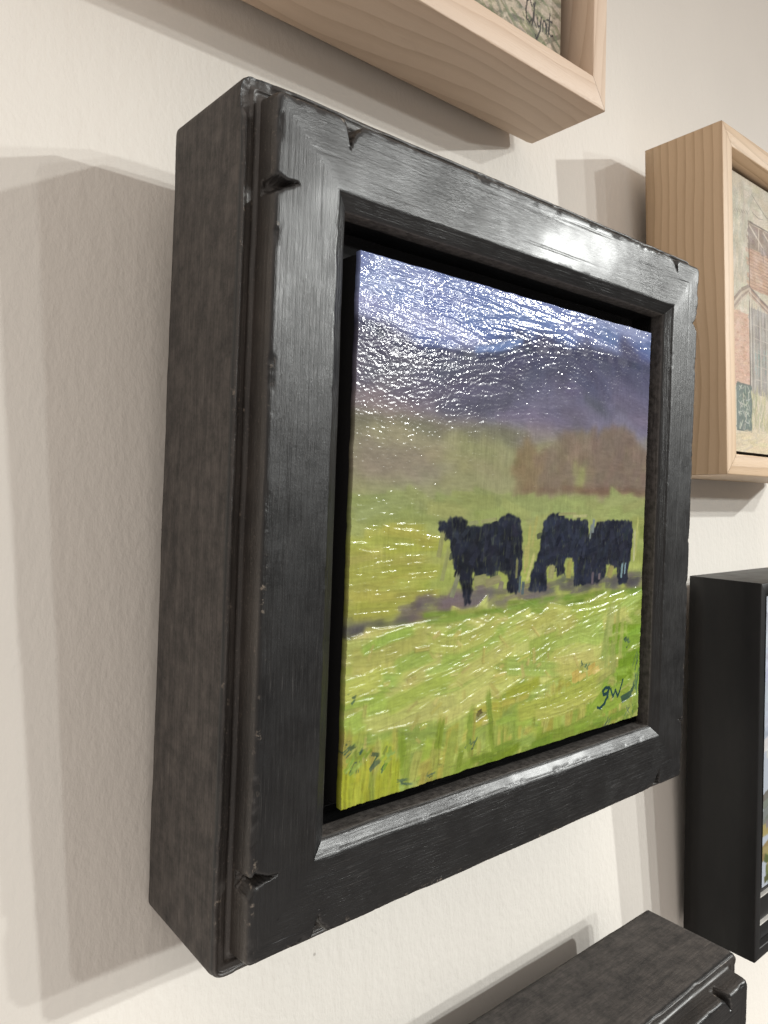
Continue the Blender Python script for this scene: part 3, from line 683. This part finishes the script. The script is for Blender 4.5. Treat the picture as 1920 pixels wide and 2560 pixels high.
def sheet(name, x0, x1, z0, z1, y, cv, mat, parent, hscale=0.001, ragged=0.0, skirt=0.0, tone=0.85):
    ny, nx = cv.H.shape
    Z, X = np.meshgrid(np.linspace(z0, z1, ny), np.linspace(x0, x1, nx), indexing='ij')
    if ragged:
        t = np.linspace(0, 1, ny)[:, None]; s = np.linspace(0, 1, nx)[None, :]
        X = X + ragged * ((fbm(Z * 170, Z * 0, 91, 4) - .5) * (s < .5) * (1 - 2 * s) - (fbm(Z * 170, Z * 0, 92, 4) - .5) * (s > .5) * (2 * s - 1)) * 2
        Z = Z + ragged * ((fbm(X * 170, X * 0, 93, 4) - .5) * (t < .5) * (1 - 2 * t) - (fbm(X * 170, X * 0, 94, 4) - .5) * (t > .5) * (2 * t - 1)) * 2
    Y = y - cv.H * hscale
    P = np.stack([X, Y, Z], -1); C = lin(cv.C) * tone
    if cv.G is not None: C = np.concatenate([C, cv.G[..., None]], -1)
    if skirt:      # paint rolls over the edge of the panel
        P = np.pad(P, ((1, 1), (1, 1), (0, 0)), mode='edge'); C = np.pad(C, ((1, 1), (1, 1), (0, 0)), mode='edge')
        for sl in (np.s_[0], np.s_[-1], np.s_[:, 0], np.s_[:, -1]):
            P[sl][..., 1] = y + skirt; C[sl][..., :3] *= 0.5
    return add(name, grid_mesh(name, P, None, C, 'paint'), mat, parent)

# ------------------------------------------------------------------ the cattle painting
GRP = 'framed pictures hung on the wall'
main = thing('framed_painting', 'oil painting of three black cattle in a chunky worn black wooden frame', 'framed painting', tuple(to_world((0, 0, 0.0004))), LEAN, GRP)
MW, MH = 0.264, 0.2728
sweep_frame(main, MW, MH, DISTRESSED, MAT_BLACK, 0.00045, deform=distress(MAIN_NOTCH, 100, (-MW / 2 + .002, MH / 2 - .002), 0.0019), seed=0.0, sides=(0, 1, 2, 3))
liner = add('liner', box_mesh('liner', -MW / 2 + .020, MW / 2 - .020, -0.036, -0.002, -MH / 2 + .020, MH / 2 - .020), MAT_MATT, main)
PX0, PX1, PZ0, PZ1, PY = -.0892, .0891, -.0936, .0912, -.0512
panel = add('panel', box_mesh('panel', PX0 + .0006, PX1 - .0006, PY + .0008, -.0355, PZ0 + .0006, PZ1 - .0006), MAT_MATT, main)
cattle = paint_cattle(640, 664)
sheet('paint_layer', PX0, PX1, PZ0, PZ1, PY, cattle, MAT_OIL, panel, 0.00085, 0.0003, 0.0022, np.array([0.775, 0.78, 0.80]))

# ------------------------------------------------------------------ pale wood frame above
def box_profile(w, D, inner, r=0.0006, back_round=0.0):
    pts = [(w, 0.0)]
    if back_round: pts += [(back_round, 0.0), (back_round * .3, back_round * .3), (0.0, back_round)]
    else: pts += [(0.0, 0.0)]
    pts += [(0.0, D - r), (r * .3, D - r * .3), (r, D), (w - r, D), (w - r * .3, D - r * .3), (w, D - r), (w, inner), (w, 0.0)]
    st = [0.01] * (len(pts) - 1)
    return resample(pts, st)

def pencil_field(nx, ny, seed):
    c = Canvas(nx, ny, (206, 198, 180)); return c

def finish_paper(cv, seed):
    ny, nx = cv.H.shape; Y, X = np.mgrid[0:ny, 0:nx].astype(float)
    cv.C = np.clip(cv.C * (0.93 + .14 * vn(X / 1.3, Y / 1.3, seed)[..., None]) , 0, 1)
    cv.H = .03 * fbm(X / 3, Y / 3, seed + 1, 2)
    return cv

loc, rx = place(0.0873 - 0.135, 0.2074 + 0.125, 0.2074, 0.0291, 0.0242)
top = thing('framed_drawing', 'pale wood box frame above the cattle painting, cut by the top edge', 'framed drawing', loc, rx, GRP)
sweep_frame(top, 0.27, 0.25, box_profile(0.0115, 0.0512, 0.016, 0.0005, 0.004), MAT_PINE, 0.004, kx=0.97, kz=1.25, seed=1.3, joint=0.00012)
add('backing', box_mesh('backing', -.125, .125, -.022, -.002, -.112, .112), MAT_BACK, top)
pn = add('panel', box_mesh('panel', -.1145, .1145, -.0375, -.0215, -.1045, .1045), MAT_MATT, top)
cv = Canvas(460, 420, (188, 178, 158))
for i in range(1500):
    u = rng.random(); v = rng.random() * .6
    band = .5 + .5 * math.sin(v * 30 + 3 * u)
    c = (132, 132, 108) if band > .45 else (198, 184, 166)
    if rng.random() < .2: c = (104, 106, 92)
    if v > .3 and rng.random() < .6: c = (184, 172, 158)
    cv.stroke(u * 460, v * 420, rng.uniform(20, 60), rng.uniform(2, 7), rng.normal(.25, .35) + (1.1 if rng.random() < .3 else 0), 0, jit(c, 9), th=.05, dry=.45, op=.6, per=1.6, var=.16)
for i in range(120):
    cv.stroke(rng.uniform(250, 455), rng.uniform(0, 60), rng.uniform(14, 40), rng.uniform(2, 5), rng.normal(-.5, .3), 0, jit((120, 124, 96), 10), th=.04, dry=.5, op=.6, per=1.5)
for i in range(40):
    cv.stroke(rng.uniform(330, 450), rng.uniform(36, 110), rng.uniform(30, 60), rng.uniform(4, 9), rng.normal(-.4, .15), 0, jit((200, 184, 170), 5), th=.04, dry=.4, op=.6, per=1.5)
def scrawl(cv, pts, w, ink, ox, oy, sc):
    for (a, b), (c, d) in zip(pts[:-1], pts[1:]):
        a, b, c, d = ox + a * sc, oy + b * sc, ox + c * sc, oy + d * sc
        cv.stroke((a + c) / 2, (b + d) / 2, math.hypot(c - a, d - b) * 1.15 + 1.5, w, math.atan2(d - b, c - a), 0, ink, th=.02, dry=0, per=2, lip=0)
ink = (70, 66, 62)
for pts in ([(9, 22), (6, 27), (2, 24), (0, 14), (2, 6), (6, 4), (9, 8)], [(10, 4), (13, 22), (14, 27), (12, 24), (13, 8), (16, 4)], [(17, 15), (19, 6), (22, 7), (24, 16), (22, 2), (17, -8), (15, -4)],
            [(26, 4), (27, 14), (30, 15), (32, 4), (33, 14)], [(35, 4), (37, 24), (36, 6), (39, 4), (43, 6)], [(33, 18), (41, 19)]):
    scrawl(cv, pts, 2.0, ink, 404, 22, 1.0)
finish_paper(cv, 201)
sheet('drawing', -.1145, .1145, -.1045, .1045, -.0378, cv, MAT_PAPER, pn, 0.001)

# ------------------------------------------------------------------ pale wood frame at the right
RW, RH = 0.19, 0.2127
loc, rx = place(0.197 + RW / 2, 0.0243 + RH / 2, 0.0243, 0.011, 0.052)
rt = thing('framed_drawing', 'pale wood box frame with a drawing of a brick building at the right edge', 'framed drawing', loc, rx, GRP)
sweep_frame(rt, RW, RH, box_profile(0.0125, 0.0507, 0.016, 0.0007), MAT_ASH, 0.004, kx=1.0, kz=1.0, seed=5.1, joint=0.00012)
add('backing', box_mesh('backing', -RW / 2 + .008, RW / 2 - .008, -.022, -.002, -RH / 2 + .008, RH / 2 - .008), MAT_BACK, rt)
ax0, ax1, az0, az1 = -RW / 2 + .0160, RW / 2 - .0160, -RH / 2 + .0160, RH / 2 - .0160
pn = add('panel', box_mesh('panel', ax0, ax1, -.0395, -.0215, az0, az1), MAT_MATT, rt)
NXr, NYr = 420, 480
cv = Canvas(NXr, NYr, (196, 186, 166))
def hatch(box, n, col, L, W, ang, sp=.15, op=.6, ja=8, dry=.4):
    for i in range(n):
        cv.stroke(rng.uniform(box[0], box[1]) * NXr, rng.uniform(box[2], box[3]) * NYr, rng.uniform(*L), rng.uniform(*W), rng.normal(ang, sp), 0, jit(col, ja), th=.03, dry=dry, op=op, per=1.6, var=.15)
def line(pts, w=2.0, col=(74, 66, 62)):
    for (a, b), (c, d) in zip(pts[:-1], pts[1:]):
        a, c = a * NXr, c * NXr; b, d = b * NYr, d * NYr
        cv.stroke((a + c) / 2, (b + d) / 2, math.hypot(c - a, d - b) + 2, w, math.atan2(d - b, c - a), 0, col, th=.02, dry=.1, per=2, lip=0, op=.8)
def fill(x0, x1, y0, y1, col): cv.C[int(y0 * NYr):int(y1 * NYr), int(x0 * NXr):int(x1 * NXr)] = np.array(col) / 255
hatch((0, 1, .5, 1), 260, (190, 184, 168), (30, 80), (8, 16), .2)
hatch((0, .3, .55, .95), 140, (178, 174, 158), (20, 60), (6, 14), 1.4, .3)
for i in range(9): line([(.135 + .015 * i, .853 + .002 * i), (.145 + .015 * i, .866 + .002 * i)], 2, (120, 112, 104))
line([(.30, .95), (.42, .90), (.60, .86)], 2, (100, 92, 88)); line([(.30, .885), (.36, .875), (.40, .88)], 2, (120, 112, 106))
# tower: dark boarded top with pale braces, brick below
fill(.265, .82, .60, .84, (176, 142, 122))
hatch((.27, .82, .60, .76), 240, (182, 148, 126), (16, 40), (4, 8), -.02)
for j in range(12): line([(.268, .607 + .0125 * j), (.82, .602 + .0125 * j)], 1.5, (130, 98, 86))
fill(.268, .82, .75, .838, (134, 116, 108)); hatch((.28, .82, .75, .835), 160, (126, 108, 100), (14, 40), (4, 9), -.1)
for j in range(4): line([(.27 + .13 * j, .832), (.40 + .13 * j, .77)], 4, (206, 194, 178)); line([(.36 + .13 * j, .836), (.355 + .13 * j, .75)], 4, (206, 194, 178))
line([(.265, .595), (.265, .845)], 3.2, (78, 66, 62)); line([(.262, .845), (.82, .838)], 3.2, (84, 72, 68)); line([(.39, .77), (.40, .72)], 3, (84, 70, 66))
# lean-to roof
for q in range(4): line([(.10, .485 + .012 * q), (.19, .545 + .012 * q), (.262, .588 + .006 * q)], 6, ((176, 160, 144), (130, 112, 102), (188, 172, 154), (120, 104, 96))[q])
for q in range(5): line([(.262, .575 + .007 * q), (.36, .55 + .006 * q), (.60, .49 + .006 * q), (.85, .45)], 5, ((168, 140, 124), (112, 94, 88), (190, 168, 150), (150, 118, 104), (96, 80, 76))[q])
line([(.266, .60), (.29, .54), (.30, .50)], 4, (196, 184, 168))
# pink wall, grey glazed front
fill(.0, .257, .235, .50, (196, 160, 142)); hatch((.0, .25, .25, .50), 260, (200, 164, 144), (8, 20), (3, 6), .1)
hatch((.0, .25, .25, .48), 90, (176, 132, 114), (6, 16), (2, 4), .1, op=.5)
fill(.262, .80, .215, .53, (146, 142, 138)); hatch((.262, .80, .22, .53), 300, (140, 138, 138), (10, 40), (3, 8), 1.5); hatch((.30, .80, .22, .40), 90, (128, 150, 150), (10, 26), (3, 6), 1.5)
for j in range(9): line([(.285 + .06 * j, .22), (.283 + .06 * j, .54)], 2, (88, 82, 82)); line([(.302 + .06 * j, .24), (.30 + .06 * j, .52)], 3, (190, 182, 172))
for j in range(5): line([(.30, .27 + .05 * j), (.8, .26 + .05 * j)], 1.8, (170, 164, 158))
line([(.258, .23), (.260, .58)], 4, (84, 72, 70)); line([(.27, .23), (.272, .56)], 3, (198, 190, 178))
# dark green crate with pale scrolls
fill(.135, .268, .075, .243, (78, 96, 94)); hatch((.14, .265, .08, .24), 120, (74, 94, 92), (6, 16), (3, 7), .8, .9)
for i in range(46):
    cv.stroke(rng.uniform(.15, .258) * NXr, rng.uniform(.088, .232) * NYr, rng.uniform(8, 18), rng.uniform(1.6, 2.8), rng.uniform(0, 3.1), rng.normal(0, .04), jit((168, 176, 166), 10), th=.03, dry=.1, per=2, op=.8)
line([(.14, .243), (.268, .241), (.268, .075), (.14, .077)], 3, (60, 74, 74))
hatch((.27, 1, .08, .225), 260, (178, 174, 136), (10, 36), (3, 7), 1.45, .2); hatch((.27, 1, .10, .22), 120, (130, 140, 108), (10, 30), (2, 4), 1.5, .2)
hatch((0, 1, 0, .075), 160, (210, 196, 164), (20, 60), (5, 10), .05)
cv.C = cv.C * .74 + .26 * np.array((206, 197, 180)) / 255
finish_paper(cv, 211)
sheet('drawing', ax0, ax1, az0, az1, -.0398, cv, MAT_PAPER, pn, 0.001)

# ------------------------------------------------------------------ smooth black frame, lower right
BW, BH = 0.16, 0.2227
loc, rx = place(0.2164 + BW / 2, -0.2606 + BH / 2, -0.2606, -0.0132, 0.0195)
bk = thing('framed_painting', 'plain smooth black box frame at the right edge, its blank dark side facing us', 'framed painting', loc, rx, GRP)
sweep_frame(bk, BW, BH, box_profile(0.0065, 0.0443, 0.016, 0.0007), MAT_SATIN, 0.006, seed=8.0)
add('backing', box_mesh('backing', -BW / 2 + .005, BW / 2 - .005, -.020, -.002, -BH / 2 + .005, BH / 2 - .005), MAT_MATT, bk)
for z0, z1 in ((-BH / 2 + .0175, -BH / 2 + .0183), (-BH / 2 + .034, -BH / 2 + .0348)):
    add('fillet', box_mesh('fillet', -BW / 2 + .0085, BW / 2 - .0085, -.0425, -.0405, z0, z1), MAT_SILVER, bk)
add('fillet', box_mesh('fillet', -BW / 2 + .0077, -BW / 2 + .0085, -.0425, -.0405, -BH / 2 + .0175, -BH / 2 + .0348), MAT_SILVER, bk)
add('mount', box_mesh('mount', -BW / 2 + .0068, BW / 2 - .0068, -.0405, -.0205, -BH / 2 + .0068, BH / 2 - .0068), MAT_SATIN, bk)
cv = Canvas(200, 260, (176, 184, 196))
for i in range(260):
    u = rng.random(); v = rng.random()
    c = (180, 188, 202) if v > .5 else ((206, 208, 206) if v > .34 else ((120, 122, 116) if v > .2 else ((150, 138, 96) if v > .08 else (96, 104, 66))))
    cv.stroke(u * 200, v * 260, rng.uniform(20, 60), rng.uniform(6, 14), rng.normal(0, .3), 0, jit(c, 9), th=.08, dry=.2)
pn = add('panel', box_mesh('panel', -BW / 2 + .0105, BW / 2 - .0105, -.0428, -.0407, -BH / 2 + .040, BH / 2 - .0085), MAT_MATT, bk)
sheet('paint_layer', -BW / 2 + .0105, BW / 2 - .0105, -BH / 2 + .040, BH / 2 - .0085, -.0430, cv, MAT_OIL, pn, 0.0008)

# ------------------------------------------------------------------ second distressed black frame, bottom edge
LW, LH = 0.264, 0.2728
loc, rx = place(0.1431 - LW / 2, -0.2138 - LH / 2, -0.2138, -0.0319, 0.0086)
lo = thing('framed_painting', 'worn black wooden frame at the bottom edge, seen from above, below the cattle painting', 'framed painting', loc, rx, GRP)
sweep_frame(lo, LW, LH, DISTRESSED, MAT_BLACK, 0.0007, deform=distress(LOW_NOTCH, 300), seed=11.0, sides=(1, 2), coarse=0.004)
add('liner', box_mesh('liner', -LW / 2 + .020, LW / 2 - .020, -0.036, -0.002, -LH / 2 + .020, LH / 2 - .020), MAT_MATT, lo)
pn = add('panel', box_mesh('panel', PX0, PX1, PY, -.0355, PZ0, PZ1), MAT_MATT, lo)
cv = Canvas(120, 124, (120, 130, 96))
for i in range(120): cv.stroke(rng.random() * 120, rng.random() * 124, rng.uniform(14, 40), rng.uniform(5, 11), rng.normal(.1, .3), 0, jit((128, 138, 104), 14), th=.12, dry=.2)
sheet('paint_layer', PX0, PX1, PZ0, PZ1, PY - .0003, cv, MAT_OIL, pn, 0.0008)
